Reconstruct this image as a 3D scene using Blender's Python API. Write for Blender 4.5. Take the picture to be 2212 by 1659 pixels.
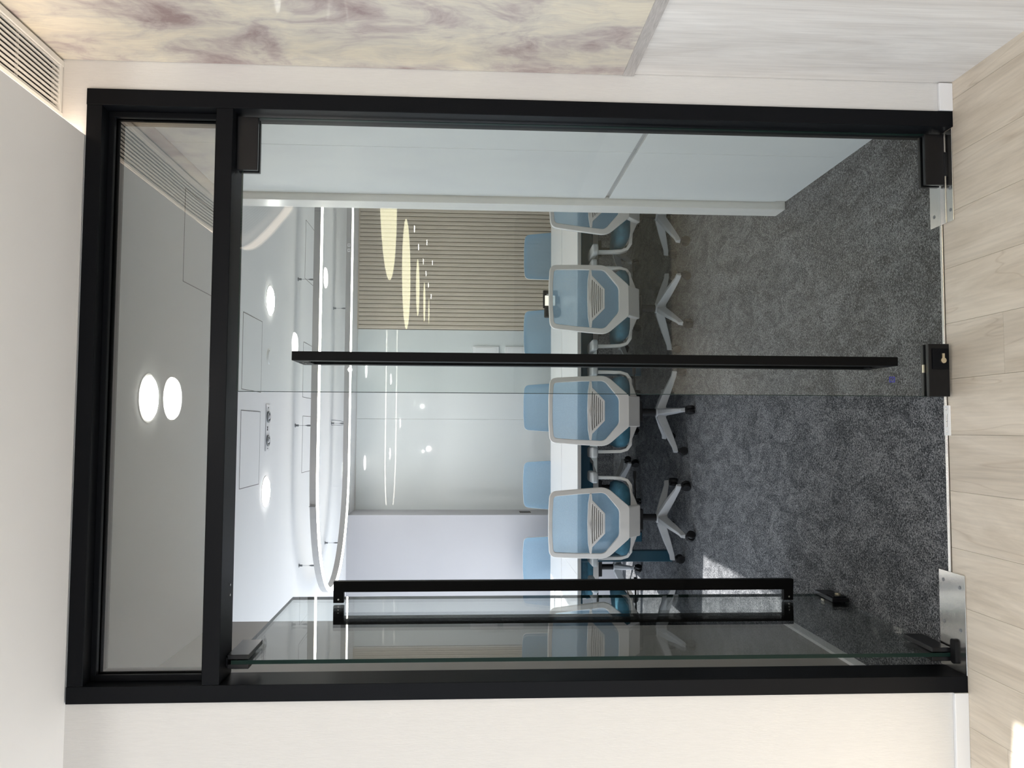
import bpy, bmesh, math, random
from mathutils import Vector, Matrix
random.seed(7)
for o in list(bpy.data.objects): bpy.data.objects.remove(o)
S = bpy.context.scene; C = S.collection

# ------------------------------------------------------------ camera
YAW, PITCH, ROLL, FPX = 0.05676, -0.0542, 0.00778, 1736.81
cam_d = bpy.data.cameras.new('camera'); cam = bpy.data.objects.new('camera', cam_d); C.objects.link(cam)
fw = Vector((math.sin(YAW)*math.cos(PITCH), math.cos(YAW)*math.cos(PITCH), math.sin(PITCH)))
r0 = Vector((math.cos(YAW), -math.sin(YAW), 0)); u0 = r0.cross(fw)
rt = math.cos(ROLL)*r0 + math.sin(ROLL)*u0; up = -math.sin(ROLL)*r0 + math.cos(ROLL)*u0
M3 = Matrix((-up, rt, -fw)).transposed()          # the phone lay on its side: picture-right is scene-down
cam.matrix_world = Matrix.Translation((0, 0, 1.52)) @ M3.to_4x4()
cam_d.sensor_fit = 'HORIZONTAL'; cam_d.sensor_width = 36; cam_d.lens = 36*FPX/2212
cam_d.clip_start = .02; S.camera = cam

# ------------------------------------------------------------ sky, sun, lamps, exposure
W = bpy.data.worlds.new('sky'); S.world = W; W.use_nodes = True
bg = W.node_tree.nodes['Background']; bg.inputs[0].default_value = (.80, .89, 1, 1); bg.inputs[1].default_value = 3.3
sd = bpy.data.lights.new('sun', 'SUN'); sd.energy = 11; sd.angle = math.radians(.6); sd.color = (1, .975, .94)
sun = bpy.data.objects.new('sun', sd); C.objects.link(sun)
sun.rotation_euler = Vector((.66, -.08, -1)).to_track_quat('-Z', 'Y').to_euler()
def area(name, loc, direction, sx, sy, e, col=(1, 1, 1), portal=False):
    l = bpy.data.lights.new(name, 'AREA'); l.shape = 'RECTANGLE'; l.size = sx; l.size_y = sy; l.energy = e; l.color = col
    if portal: l.cycles.is_portal = True
    o = bpy.data.objects.new(name, l); C.objects.link(o); o.location = loc
    o.rotation_euler = Vector(direction).to_track_quat('-Z', 'Y').to_euler(); return o
area('portal_meeting', (-2.43, 5.9, 1.3), (1, 0, 0), 4.2, 2.5, 1, portal=True)
area('portal_lobby', (-2.43, -4.6, 1.3), (1, 0, 0), 3.4, 2.5, 1, portal=True)
area('portal_lobby', (-2.43, -1.5, 1.3), (1, 0, 0), 2.7, 2.5, 1, portal=True)
area('portal_lobby', (-2.43, 1.92, 1.3), (1, 0, 0), 1.0, 2.5, 1, portal=True)
FILL_SPOTS = [(-1.65, -.7), (.55, -2.6), (-1.65, -2.5), (-.55, -3.6), (-1.65, -4.4), (-.55, -6.0)]  # unseen fill spots, added to brighten the front room
for i, (x, y) in enumerate(FILL_SPOTS):
    l = bpy.data.lights.new('fill_spot', 'SPOT'); l.energy = 90 if i % 2 else 700; l.spot_size = math.radians(179.5 if i % 2 else 88); l.spot_blend = .02 if i % 2 else .3; l.shadow_soft_size = .018; l.color = (1, .985, .96)
    o = bpy.data.objects.new('fill_spot', l); C.objects.link(o); o.location = (x, y, 2.62)
S.view_settings.view_transform = 'Standard'; S.view_settings.look = 'None'
S.view_settings.exposure = 0.15; S.view_settings.gamma = 1; S.view_settings.use_curve_mapping = False
S.cycles.use_denoising = True; S.cycles.max_bounces = 14; S.cycles.diffuse_bounces = 6; S.cycles.glossy_bounces = 8
S.cycles.transparent_max_bounces = 24; S.cycles.sample_clamp_indirect = 6
S.cycles.caustics_reflective = False; S.cycles.caustics_refractive = False

# ------------------------------------------------------------ materials
MAT = {}
def nn(t, kind, **kw):
    n = t.nodes.new(kind)
    for k, v in kw.items():
        if k in n.inputs: n.inputs[k].default_value = v
        else: setattr(n, k, v)
    return n
def P(name, col, rough=.5, metal=0, spec=.5, emit=None, es=0, coat=0, noise=0, nscale=8, stretch=(1, 1, 1), bump=0, bscale=200, bdist=.002):
    m = bpy.data.materials.new(name); m.use_nodes = True; t = m.node_tree; b = t.nodes['Principled BSDF']
    b.inputs['Base Color'].default_value = (*col, 1); b.inputs['Roughness'].default_value = rough
    b.inputs['Metallic'].default_value = metal; b.inputs['Specular IOR Level'].default_value = spec
    if coat: b.inputs['Coat Weight'].default_value = coat; b.inputs['Coat Roughness'].default_value = .02
    if emit: b.inputs['Emission Color'].default_value = (*emit, 1); b.inputs['Emission Strength'].default_value = es
    tc = nn(t, 'ShaderNodeTexCoord'); mp = nn(t, 'ShaderNodeMapping'); mp.inputs['Scale'].default_value = stretch
    t.links.new(tc.outputs['Object'], mp.inputs['Vector'])
    if noise:
        n = nn(t, 'ShaderNodeTexNoise', Scale=nscale, Detail=5.0); t.links.new(mp.outputs[0], n.inputs['Vector'])
        r = nn(t, 'ShaderNodeMapRange'); r.inputs[1].default_value = .3; r.inputs[2].default_value = .7
        r.inputs[3].default_value = 1-noise; r.inputs[4].default_value = 1+noise*.6; t.links.new(n.outputs[0], r.inputs[0])
        mx = nn(t, 'ShaderNodeVectorMath', operation='SCALE'); mx.inputs[0].default_value = col; t.links.new(r.outputs[0], mx.inputs['Scale'])
        t.links.new(mx.outputs[0], b.inputs['Base Color'])
    if bump:
        n = nn(t, 'ShaderNodeTexNoise', Scale=bscale, Detail=3.0); t.links.new(mp.outputs[0], n.inputs['Vector'])
        bp = nn(t, 'ShaderNodeBump', Strength=bump, Distance=bdist); t.links.new(n.outputs[0], bp.inputs['Height']); t.links.new(bp.outputs[0], b.inputs['Normal'])
    MAT[name] = m; return m
def EMI(name, col, s):
    m = bpy.data.materials.new(name); m.use_nodes = True; t = m.node_tree; t.nodes.remove(t.nodes['Principled BSDF'])
    e = nn(t, 'ShaderNodeEmission'); e.inputs[0].default_value = (*col, 1); e.inputs[1].default_value = s
    t.links.new(e.outputs[0], t.nodes['Material Output'].inputs[0]); MAT[name] = m
def GLASS(name, tint, f0=.045):
    m = bpy.data.materials.new(name); m.use_nodes = True; t = m.node_tree; t.nodes.remove(t.nodes['Principled BSDF'])
    g = nn(t, 'ShaderNodeNewGeometry'); d = nn(t, 'ShaderNodeVectorMath', operation='DOT_PRODUCT')
    t.links.new(g.outputs['Incoming'], d.inputs[0]); t.links.new(g.outputs['Normal'], d.inputs[1])
    a = nn(t, 'ShaderNodeMath', operation='ABSOLUTE'); t.links.new(d.outputs['Value'], a.inputs[0])
    i = nn(t, 'ShaderNodeMath', operation='SUBTRACT'); i.inputs[0].default_value = 1; t.links.new(a.outputs[0], i.inputs[1])
    p = nn(t, 'ShaderNodeMath', operation='POWER'); t.links.new(i.outputs[0], p.inputs[0]); p.inputs[1].default_value = 5
    q = nn(t, 'ShaderNodeMath', operation='MULTIPLY_ADD'); t.links.new(p.outputs[0], q.inputs[0]); q.inputs[1].default_value = 1-f0; q.inputs[2].default_value = f0
    tr = nn(t, 'ShaderNodeBsdfTransparent'); tr.inputs[0].default_value = (*tint, 1)
    gl = nn(t, 'ShaderNodeBsdfGlossy'); gl.inputs['Roughness'].default_value = 0
    mx = nn(t, 'ShaderNodeMixShader'); t.links.new(q.outputs[0], mx.inputs[0]); t.links.new(tr.outputs[0], mx.inputs[1]); t.links.new(gl.outputs[0], mx.inputs[2])
    t.links.new(mx.outputs[0], t.nodes['Material Output'].inputs[0]); MAT[name] = m
P('wallpaper', (.665, .65, .63), .75, noise=.03, nscale=60, stretch=(6, 6, .4), bump=.25, bscale=160)
P('wall_white', (.80, .79, .77), .6, noise=.015, nscale=3)
P('wall_shaded', (.33, .31, .29), .6, noise=.02, nscale=3)  # shade of the unlit entrance wall is put into this grey
P('wall_lilac', (.46, .455, .475), .45, noise=.03, nscale=2)
P('ceiling_white', (.82, .82, .82), .8, noise=.02, nscale=2)
P('skirting', (.80, .80, .81), .35)
P('black_metal', (.0050, .0055, .0068), .40, 0, .08, bump=.05, bscale=600)
P('black_gloss', (.004, .004, .005), .3, 0, .3); P('handle_black', (.002, .002, .0022), .5, 0, .08)
P('rubber', (.006, .006, .007), .6, 0, .3)
P('steel', (.62, .60, .57), .22, 1, noise=.08, nscale=30, stretch=(1, 20, 1))
P('brass_key', (.72, .64, .48), .3, 1)
P('gap_dark', (.10, .09, .08), .8)
P('cabinet_white', (.70, .71, .70), .5, noise=.02, nscale=4, stretch=(1, 1, .3))
P('pillar_white', (.72, .70, .66), .3, noise=.05, nscale=10, stretch=(6, 6, .3))
P('glass_board', (.72, .76, .755), .25, coat=1.0, spec=.5)
P('slat_beige', (.62, .545, .445), .5, noise=.05, nscale=6, stretch=(8, 8, .2))
P('slat_back', (.20, .165, .13), .8)
P('vent_white', (.78, .77, .74), .4)
P('vent_dark', (.015, .013, .014), .8)
P('chair_frame', (.72, .695, .66), .42)
P('chair_grey', (.37, .38, .39), .42)
P('arm_pad_grey', (.42, .43, .43), .5)
P('seat_teal', (.030, .115, .165), .85, noise=.25, nscale=25, bump=.2, bscale=500)
P('lumbar_dark', (.17, .16, .15), .6)
P('table_white', (.86, .86, .85), .3)
P('table_edge', (.42, .39, .36), .5)
P('teal_metal', (.012, .075, .12), .45)
P('pendant_grey', (.42, .41, .40), .4)
P('wire_grey', (.20, .21, .22), .4)
P('socket_white', (.85, .85, .85), .3)
P('grey_plastic', (.55, .56, .60), .35)
P('ink', (.03, .03, .035), .5)
P('ink_blue', (.03, .03, .25), .5)
EMI('led', (1, .94, .82), 13); EMI('downlight', (1, .97, .92), 32); EMI('oval_light', (1, .93, .62), 10.0)
EMI('cove_led', (1, .82, .66), 5.5); EMI('screen', (1, .95, .82), 1.1)
GLASS('glass_pane', (.94, .96, .95), .040); GLASS('glass_transom', (.76, .78, .77), .20)
P('glass_edge', (.004, .018, .014), .4, spec=.12)

def mesh_fabric():
    m = bpy.data.materials.new('mesh_blue'); m.use_nodes = True; t = m.node_tree; b = t.nodes['Principled BSDF']
    b.inputs['Base Color'].default_value = (.31, .47, .61, 1); b.inputs['Roughness'].default_value = .8
    tl = nn(t, 'ShaderNodeBsdfTranslucent'); tl.inputs[0].default_value = (.34, .52, .68, 1)
    tr = nn(t, 'ShaderNodeBsdfTransparent'); tr.inputs[0].default_value = (.8, .9, .97, 1)
    a = nn(t, 'ShaderNodeMixShader'); a.inputs[0].default_value = .35; t.links.new(b.outputs[0], a.inputs[1]); t.links.new(tl.outputs[0], a.inputs[2])
    tc = nn(t, 'ShaderNodeTexCoord'); w = nn(t, 'ShaderNodeTexNoise', Scale=700.0); t.links.new(tc.outputs['Object'], w.inputs['Vector'])
    r = nn(t, 'ShaderNodeMapRange'); r.inputs[1].default_value = .35; r.inputs[2].default_value = .65; r.inputs[3].default_value = .18; r.inputs[4].default_value = .40
    t.links.new(w.outputs[0], r.inputs[0])
    c = nn(t, 'ShaderNodeMixShader'); t.links.new(r.outputs[0], c.inputs[0]); t.links.new(a.outputs[0], c.inputs[1]); t.links.new(tr.outputs[0], c.inputs[2])
    t.links.new(c.outputs[0], t.nodes['Material Output'].inputs[0]); MAT['mesh_blue'] = m
mesh_fabric()
def ramp(t, fac, stops):
    r = nn(t, 'ShaderNodeValToRGB'); e = r.color_ramp.elements
    while len(e) > 1: e.remove(e[-1])
    e[0].position = stops[0][0]; e[0].color = (*stops[0][1], 1)
    for p, c in stops[1:]:
        x = e.new(p); x.color = (*c, 1)
    t.links.new(fac, r.inputs[0]); return r
def wood(name, light, dark, along, tone=1.0, contrast=1.0, coord='Object'):
    """laminate with grain along axis 'along'"""
    m = bpy.data.materials.new(name); m.use_nodes = True; t = m.node_tree; b = t.nodes['Principled BSDF']; b.inputs['Roughness'].default_value = .45
    tc = nn(t, 'ShaderNodeTexCoord'); oi = nn(t, 'ShaderNodeObjectInfo')
    ad = nn(t, 'ShaderNodeVectorMath', operation='ADD'); t.links.new(tc.outputs['Object'], ad.inputs[0])
    sc = nn(t, 'ShaderNodeVectorMath', operation='SCALE'); sc.inputs[0].default_value = (13.1, 7.7, 9.3); t.links.new(oi.outputs['Random'], sc.inputs['Scale'])
    t.links.new(sc.outputs[0], ad.inputs[1])
    mp = nn(t, 'ShaderNodeMapping'); s = [9, 9, 9]; s['xyz'.index(along)] = 1.1; mp.inputs['Scale'].default_value = s; t.links.new(ad.outputs[0], mp.inputs['Vector'])
    n1 = nn(t, 'ShaderNodeTexNoise', Scale=1.0, Detail=7.0, Roughness=.62, Distortion=1.2); t.links.new(mp.outputs[0], n1.inputs['Vector'])
    mp2 = nn(t, 'ShaderNodeMapping'); s2 = [130, 130, 130]; s2['xyz'.index(along)] = 5; mp2.inputs['Scale'].default_value = s2; t.links.new(ad.outputs[0], mp2.inputs['Vector'])
    n2 = nn(t, 'ShaderNodeTexNoise', Scale=1.0, Detail=3.0); t.links.new(mp2.outputs[0], n2.inputs['Vector'])
    mp3 = nn(t, 'ShaderNodeMapping'); s3 = [5, 5, 5]; s3['xyz'.index(along)] = .7; mp3.inputs['Scale'].default_value = s3; t.links.new(ad.outputs[0], mp3.inputs['Vector'])
    v = nn(t, 'ShaderNodeTexNoise', Scale=1.0, Detail=3.0, Roughness=.5, Distortion=.6); t.links.new(mp3.outputs[0], v.inputs['Vector'])
    r1 = ramp(t, n1.outputs[0], [(.3, dark), (.62, light)])
    cr = ramp(t, v.outputs[0], [(.0, (1, 1, 1)), (.493, (1, 1, 1)), (.50, (1-.35*contrast, 1-.42*contrast, 1-.5*contrast)), (.506, (1, 1, 1))])
    r2 = ramp(t, n2.outputs[0], [(.3, (.90, .90, .90)), (.6, (1.0, 1.0, 1.0))])
    a = nn(t, 'ShaderNodeMix', data_type='RGBA', blend_type='MULTIPLY'); a.inputs[0].default_value = 1; t.links.new(r1.outputs[0], a.inputs[6]); t.links.new(r2.outputs[0], a.inputs[7])
    c = nn(t, 'ShaderNodeMix', data_type='RGBA', blend_type='MULTIPLY'); c.inputs[0].default_value = .8*contrast; t.links.new(a.outputs[2], c.inputs[6]); t.links.new(cr.outputs[0], c.inputs[7])
    rr = nn(t, 'ShaderNodeMapRange'); rr.inputs[3].default_value = .93; rr.inputs[4].default_value = 1.05; t.links.new(oi.outputs['Random'], rr.inputs[0])
    f = nn(t, 'ShaderNodeVectorMath', operation='SCALE'); t.links.new(c.outputs[2], f.inputs[0]); t.links.new(rr.outputs[0], f.inputs['Scale'])
    t.links.new(f.outputs[0], b.inputs['Base Color']); MAT[name] = m
wood('plank_oak', (.74, .655, .545), (.56, .48, .38), 'y', contrast=.7)
wood('laminate_white', (.88, .855, .825), (.70, .665, .63), 'z', contrast=.35)
def carpet():
    m = bpy.data.materials.new('carpet'); m.use_nodes = True; t = m.node_tree; b = t.nodes['Principled BSDF']; b.inputs['Roughness'].default_value = .95; b.inputs['Specular IOR Level'].default_value = .1
    tc = nn(t, 'ShaderNodeTexCoord')
    n1 = nn(t, 'ShaderNodeTexNoise', Scale=190.0, Detail=1.5, Roughness=.6, Distortion=1.2); t.links.new(tc.outputs['Object'], n1.inputs['Vector'])
    mp = nn(t, 'ShaderNodeMapping'); mp.inputs['Scale'].default_value = (9, 4.5, 1); t.links.new(tc.outputs['Object'], mp.inputs['Vector'])
    n2 = nn(t, 'ShaderNodeTexNoise', Scale=1.0, Detail=10.0, Roughness=.78, Distortion=1.2); t.links.new(mp.outputs[0], n2.inputs['Vector'])
    s = nn(t, 'ShaderNodeMapRange'); s.inputs[1].default_value = .38; s.inputs[2].default_value = .62; s.inputs[3].default_value = -.065; s.inputs[4].default_value = .065; t.links.new(n2.outputs[0], s.inputs[0])
    a = nn(t, 'ShaderNodeMath', operation='ADD'); t.links.new(n1.outputs[0], a.inputs[0]); t.links.new(s.outputs[0], a.inputs[1])
    r = ramp(t, a.outputs[0], [(.37, (.026, .028, .031)), (.50, (.085, .090, .098)), (.63, (.29, .295, .305))])
    t.links.new(r.outputs[0], b.inputs['Base Color'])
    bp = nn(t, 'ShaderNodeBump', Strength=.7, Distance=.004); t.links.new(n1.outputs[0], bp.inputs['Height']); t.links.new(bp.outputs[0], b.inputs['Normal'])
    MAT['carpet'] = m
carpet()
def mural_mat():
    m = bpy.data.materials.new('mural_paint'); m.use_nodes = True; t = m.node_tree; b = t.nodes['Principled BSDF']; b.inputs['Roughness'].default_value = .5; b.inputs['Coat Weight'].default_value = .08
    tc = nn(t, 'ShaderNodeTexCoord'); mp = nn(t, 'ShaderNodeMapping'); mp.inputs['Scale'].default_value = (1, 2.6, 1.7); mp.inputs['Location'].default_value = (0, .35, .6); t.links.new(tc.outputs['Object'], mp.inputs['Vector'])
    w = nn(t, 'ShaderNodeTexNoise', Scale=1.3, Detail=3.0); t.links.new(mp.outputs[0], w.inputs['Vector'])
    ws = nn(t, 'ShaderNodeVectorMath', operation='SCALE'); ws.inputs['Scale'].default_value = .7; t.links.new(w.outputs['Color'], ws.inputs[0])
    ad = nn(t, 'ShaderNodeVectorMath', operation='ADD'); t.links.new(mp.outputs[0], ad.inputs[0]); t.links.new(ws.outputs[0], ad.inputs[1])
    n = nn(t, 'ShaderNodeTexNoise', Scale=2.2, Detail=8.0, Roughness=.62, Distortion=.3); t.links.new(ad.outputs[0], n.inputs['Vector'])
    r = ramp(t, n.outputs[0], [(.34, (.33, .25, .24)), (.44, (.52, .46, .43)), (.50, (.64, .60, .52)), (.60, (.76, .70, .57)), (.72, (.80, .74, .60))])
    m2 = nn(t, 'ShaderNodeMapping'); m2.inputs['Scale'].default_value = (1, 90, 9); m2.inputs['Rotation'].default_value = (.5, 0, 0); t.links.new(ad.outputs[0], m2.inputs['Vector'])
    n2 = nn(t, 'ShaderNodeTexNoise', Scale=1.0, Detail=3.0); t.links.new(m2.outputs[0], n2.inputs['Vector'])
    r2 = ramp(t, n2.outputs[0], [(.35, (.90, .88, .90)), (.6, (1, 1, 1))])
    a = nn(t, 'ShaderNodeMix', data_type='RGBA', blend_type='MULTIPLY'); a.inputs[0].default_value = .8; t.links.new(r.outputs[0], a.inputs[6]); t.links.new(r2.outputs[0], a.inputs[7])
    t.links.new(a.outputs[2], b.inputs['Base Color']); MAT['mural_paint'] = m
mural_mat()
P('mural_strip', (.50, .47, .45), .4, noise=.25, nscale=8, stretch=(1, 3, 60))

# ------------------------------------------------------------ builders
def box(bm, x0, x1, y0, y1, z0, z1):
    v = [bm.verts.new(p) for p in ((x0,y0,z0),(x1,y0,z0),(x1,y1,z0),(x0,y1,z0),(x0,y0,z1),(x1,y0,z1),(x1,y1,z1),(x0,y1,z1))]
    for f in ((3,2,1,0),(4,5,6,7),(0,1,5,4),(1,2,6,5),(2,3,7,6),(3,0,4,7)): bm.faces.new([v[i] for i in f])
def cyl(bm, a, b, r, n=16, r2=None):
    a, b = Vector(a), Vector(b); d = (b-a).normalized(); s = d.orthogonal().normalized(); t = d.cross(s); r2 = r if r2 is None else r2
    A = [bm.verts.new(a+(s*math.cos(2*math.pi*i/n)+t*math.sin(2*math.pi*i/n))*r) for i in range(n)]
    B = [bm.verts.new(b+(s*math.cos(2*math.pi*i/n)+t*math.sin(2*math.pi*i/n))*r2) for i in range(n)]
    for i in range(n): bm.faces.new((A[i], A[(i+1) % n], B[(i+1) % n], B[i]))
    bm.faces.new(A[::-1]); bm.faces.new(B)
def prism(bm, pts, fn, d0, d1):
    """pts 2D loop; fn(p, depth)->3D"""
    A = [bm.verts.new(fn(p, d0)) for p in pts]; B = [bm.verts.new(fn(p, d1)) for p in pts]; n = len(pts)
    for i in range(n): bm.faces.new((A[i], A[(i+1) % n], B[(i+1) % n], B[i]))
    bm.faces.new(A[::-1]); bm.faces.new(B)
def ring(bm, outer, inner, fn, d0, d1):
    L = [[bm.verts.new(fn(p, d)) for p in loop] for loop, d in ((outer, d0), (outer, d1), (inner, d1), (inner, d0))]; n = len(outer)
    for k in range(4):
        A, B = L[k], L[(k+1) % 4]
        for i in range(n): bm.faces.new((A[i], A[(i+1) % n], B[(i+1) % n], B[i]))
def sweep(bm, path, sec, closed=False, upv=(0, 0, 1)):
    """section points (side, up) swept along a 3D path"""
    n = len(path); R = []
    for i, p in enumerate(path):
        a = path[(i-1) % n] if (closed or i) else path[0]; b = path[(i+1) % n] if (closed or i < n-1) else path[-1]
        d = (Vector(b)-Vector(a)).normalized(); s = d.cross(Vector(upv)).normalized(); u = s.cross(d)
        R.append([bm.verts.new(Vector(p)+s*q[0]+u*q[1]) for q in sec])
    k = len(sec)
    for i in range(n if closed else n-1):
        A, B = R[i], R[(i+1) % n]
        for j in range(k): bm.faces.new((A[j], A[(j+1) % k], B[(j+1) % k], B[j]))
    if not closed: bm.faces.new(R[0]); bm.faces.new(R[-1][::-1])
def rect(w, h, cx=0, cz=0): return [(cx-w/2, cz-h/2), (cx+w/2, cz-h/2), (cx+w/2, cz+h/2), (cx-w/2, cz+h/2)]
def roundpoly(pts, rad, n=5):
    out = []; N = len(pts)
    for i, p in enumerate(pts):
        p = Vector(p); a = Vector(pts[i-1]); b = Vector(pts[(i+1) % N]); r = rad[i] if isinstance(rad, (list, tuple)) else rad
        u = (a-p).normalized(); v = (b-p).normalized(); r = min(r, (a-p).length*.45, (b-p).length*.45)
        A = p+u*r; B = p+v*r
        for k in range(n+1):
            s = k/n; q = A*(1-s)**2+p*2*s*(1-s)+B*s*s; out.append((q.x, q.y))
    return out
def obj(name, bm, mat, parent=None, bevel=0, seg=2, smooth=False, **props):
    bmesh.ops.recalc_face_normals(bm, faces=bm.faces)
    me = bpy.data.meshes.new(name); bm.to_mesh(me); bm.free(); me.materials.append(MAT[mat])
    o = bpy.data.objects.new(name, me); C.objects.link(o)
    if parent: o.parent = parent
    if smooth:
        for p in me.polygons: p.use_smooth = True
    if bevel:
        b = o.modifiers.new('bevel', 'BEVEL'); b.width = bevel; b.segments = seg; b.limit_method = 'ANGLE'; b.angle_limit = math.radians(35)
        if smooth: b.harden_normals = True
    for k, v in props.items(): o[k] = v
    return o
def bx(name, dims, mat, parent=None, bevel=0, **props):
    bm = bmesh.new(); box(bm, *dims); return obj(name, bm, mat, parent, bevel, **props)
def empty(name, loc=(0, 0, 0), rz=0, **props):
    o = bpy.data.objects.new(name, None); C.objects.link(o); o.location = loc; o.rotation_euler = (0, 0, rz); o.empty_display_size = .1
    for k, v in props.items(): o[k] = v
    return o
ST = dict(kind='structure')
def copy_tree(o, parent=None):
    c = o.copy(); C.objects.link(c); c.parent = parent
    for ch in list(o.children): copy_tree(ch, c)
    return c

# ------------------------------------------------------------ setting: front room (lobby)
WX = -2.40                       # window line on the left
YW = 2.415; YI = 2.53            # door wall front / back faces
FX0, FX1, FZ = -.789, 1.010, 2.661
bx('floor', (WX-.1, 7.1, -22, 2.475, -.08, -.012), 'slat_back', label='oak laminate floor in front of the glass doors', **ST)
fl = bpy.data.objects['floor']
pw = .176; k0 = -.362
plank_i = 0
cuts = {0: 2.20, 1: 1.62, 2: 2.197, 3: 1.3, 4: 1.75}
def plank(x0, x1, y0, y1):
    g = .0004; bx('plank', (x0+g, x1-g, y0+g, y1-g, -.012, 0), 'plank_oak', fl, kind='structure') if False else None
    bm = bmesh.new(); box(bm, x0+g-(x0+x1)/2, x1-g-(x0+x1)/2, y0+g-(y0+y1)/2, y1-g-(y0+y1)/2, -.012, 0)
    o = obj('plank', bm, 'plank_oak', fl); o.location = ((x0+x1)/2, (y0+y1)/2, 0)
offs = {3: 2.195, 2: 1.45, 4: 2.19-.62}
for k in range(-12, 20):
    x0 = k0+k*pw; x1 = x0+pw
    if x0 < WX-.1 or x1 > 3.2: continue
    y = 2.472; first = {3: .275, 4: .9, 5: .45, 2: 1.1, 1: .55, 0: 1.2, -1: .8, -2: 1.15, 6: 1.0}.get(k, random.uniform(.2, 1.25))
    L = first
    while y > -1.0:
        plank(x0, x1, max(y-L, -1.0), y); y -= L; L = 1.22
P('stone_dark', (.10, .095, .09), .5, noise=.1, nscale=3)  # unseen lobby floor, made dark to cut haze in the door glass
bx('floor', (WX-.1, 7.1, -22, -1.0, -.012, 0), 'stone_dark', label='dark lobby floor behind the viewpoint', **ST)
bx('floor', (3.2-.06, 7.1, -1.0, .93, -.012, 0), 'stone_dark', label='dark lobby floor beyond the corner', **ST)

# door wall with the frame opening
w = empty('wall_front', label='textured off-white papered wall around the door frame', **ST)
bx('wall_segment', (WX, FX0, YW, YI, 0, 2.78), 'wallpaper', w)
bx('wall_segment', (FX1, 1.13, YW, YI, 0, 2.78), 'wallpaper', w)
bx('wall_segment', (FX0, FX1, YW, YI, FZ, 2.78), 'wallpaper', w)
# right wall of the front room: plaster body, laminate panel below, mural above
w = empty('wall_right', label='right side wall carrying the pale laminate panel', **ST)
bx('wall_body', (1.112, 7.1, .93, YW, 0, 2.78), 'wall_white', w)
bx('laminate_panel', (1.1035, 1.112, .93, YW-.002, 0, 1.03), 'laminate_white', w)
t = empty('mural_panel', label='cloudy cream and mauve painted panel on the upper right wall', category='mural')
bx('painted_board', (1.099, 1.112, .94, YW-.002, 1.05, 2.74), 'mural_paint', t)
bx('edge_strip', (1.097, 1.112, .94, YW-.002, 1.015, 1.05), 'mural_strip', t, label='brushed grey strip along the lower edge')
# skirting
bx('baseboard_left', (WX, FX0-.001, YW-.012, YW, 0, .044), 'skirting', bevel=.002, label='white skirting left of the door frame', **ST)
bx('baseboard_right', (FX1+.001, 1.1, YW-.012, YW, 0, .044), 'skirting', bevel=.002, label='short white skirting right of the door frame', **ST)
# left window walls (out of view): sill, head, mullions and solid infill
def window_wall(n, y0, y1, step, cols):
    w = empty('window_%d' % n, label='tall window row along the left side', **ST)
    bx('sill', (WX-.06, WX, y0, y1, 0, .08), 'wall_white', w); bx('head', (WX-.06, WX, y0, y1, 2.5, 2.78), 'wall_white', w)
    for c0, c1 in cols: bx('mullion_infill', (WX-.06, WX, c0, c1, .08, 2.5), 'black_metal', w)
window_wall(3, YI+1.2, 8.0, 1, [(YI+1.2, 3.86), (5.36, 5.62), (7.1, 7.18), (7.85, 8.0)])
window_wall(4, -8.5, YI, 1, [(-8.5, -6.3), (-4.7, -4.6), (-2.9, -2.8), (-.2, 1.45), (2.40, YI)])  # unseen; openings and wide infill shaped to balance front-room light
bx('wall_left', (WX-.12, WX, -22, -8.5, 0, 2.78), 'wall_white', label='plain left wall of the lobby', **ST)
bx('wall_rear', (WX-.12, 7.1, -22.1, -22, 0, 2.78), 'wall_white', label='far end wall of the lobby', **ST)
bx('wall_lobby', (7.0, 7.1, -22, .93, 0, 2.78), 'wall_white', label='right-hand wall of the lobby', **ST)
# dropped ceiling with the curved edge
E0 = [(.870, YW), (.870, 1.7), (.872, 1.3), (.895, .90), (.96, .60), (1.09, .30), (1.25, .0), (1.44, -.33), (1.75, -.75), (2.2, -1.15), (2.9, -1.6), (4.2, -2.0), (7.0, -2.2)]
def smooth_path(p, m=5):
    out = []
    for i in range(len(p)-1):
        a = p[max(i-1, 0)]; b = p[i]; c = p[i+1]; d = p[min(i+2, len(p)-1)]
        for k in range(m):
            t = k/m; out.append(tuple(.5*((2*b[j])+(-a[j]+c[j])*t+(2*a[j]-5*b[j]+4*c[j]-d[j])*t*t+(-a[j]+3*b[j]-3*c[j]+d[j])*t**3) for j in range(2)))
    out.append(p[-1]); return out
EDGE = smooth_path(E0)
CZ = 2.665
bm = bmesh.new(); prism(bm, EDGE+[(7.0, -22), (WX, -22), (WX, YW)], lambda p, d: (p[0], p[1], d), CZ, CZ+.03)
obj('ceiling', bm, 'ceiling_white', label='smooth white dropped ceiling of the front room', **ST)
bx('ceiling', (.55, 7.1, -2.6, YW, 2.762, 2.80), 'ceiling_white', label='upper ceiling level above the linear vent', **ST)
def offs_path(d, z):
    out = []
    for i, p in enumerate(EDGE):
        a = EDGE[max(i-1, 0)]; b = EDGE[min(i+1, len(EDGE)-1)]; dx, dy = b[0]-a[0], b[1]-a[1]; L = math.hypot(dx, dy)
        out.append((p[0]-dy/L*d, p[1]+dx/L*d, z))
    return out
cv = empty('ceiling_cove', (.87, YW, CZ), label='warm lit recessed slot along the curved ceiling edge', category='cove light')
def loc(pth, o): return [(p[0]-o[0], p[1]-o[1], p[2]-o[2]) for p in pth]
bm = bmesh.new(); sweep(bm, loc(offs_path(.004, CZ+.035), (.87, YW, CZ)), rect(.008, .05)); obj('led_strip', bm, 'cove_led', cv)
bm = bmesh.new(); sweep(bm, loc(offs_path(-.006, CZ+.062), (.87, YW, CZ)), rect(.010, .064)); obj('upstand', bm, 'ceiling_white', cv)
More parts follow.
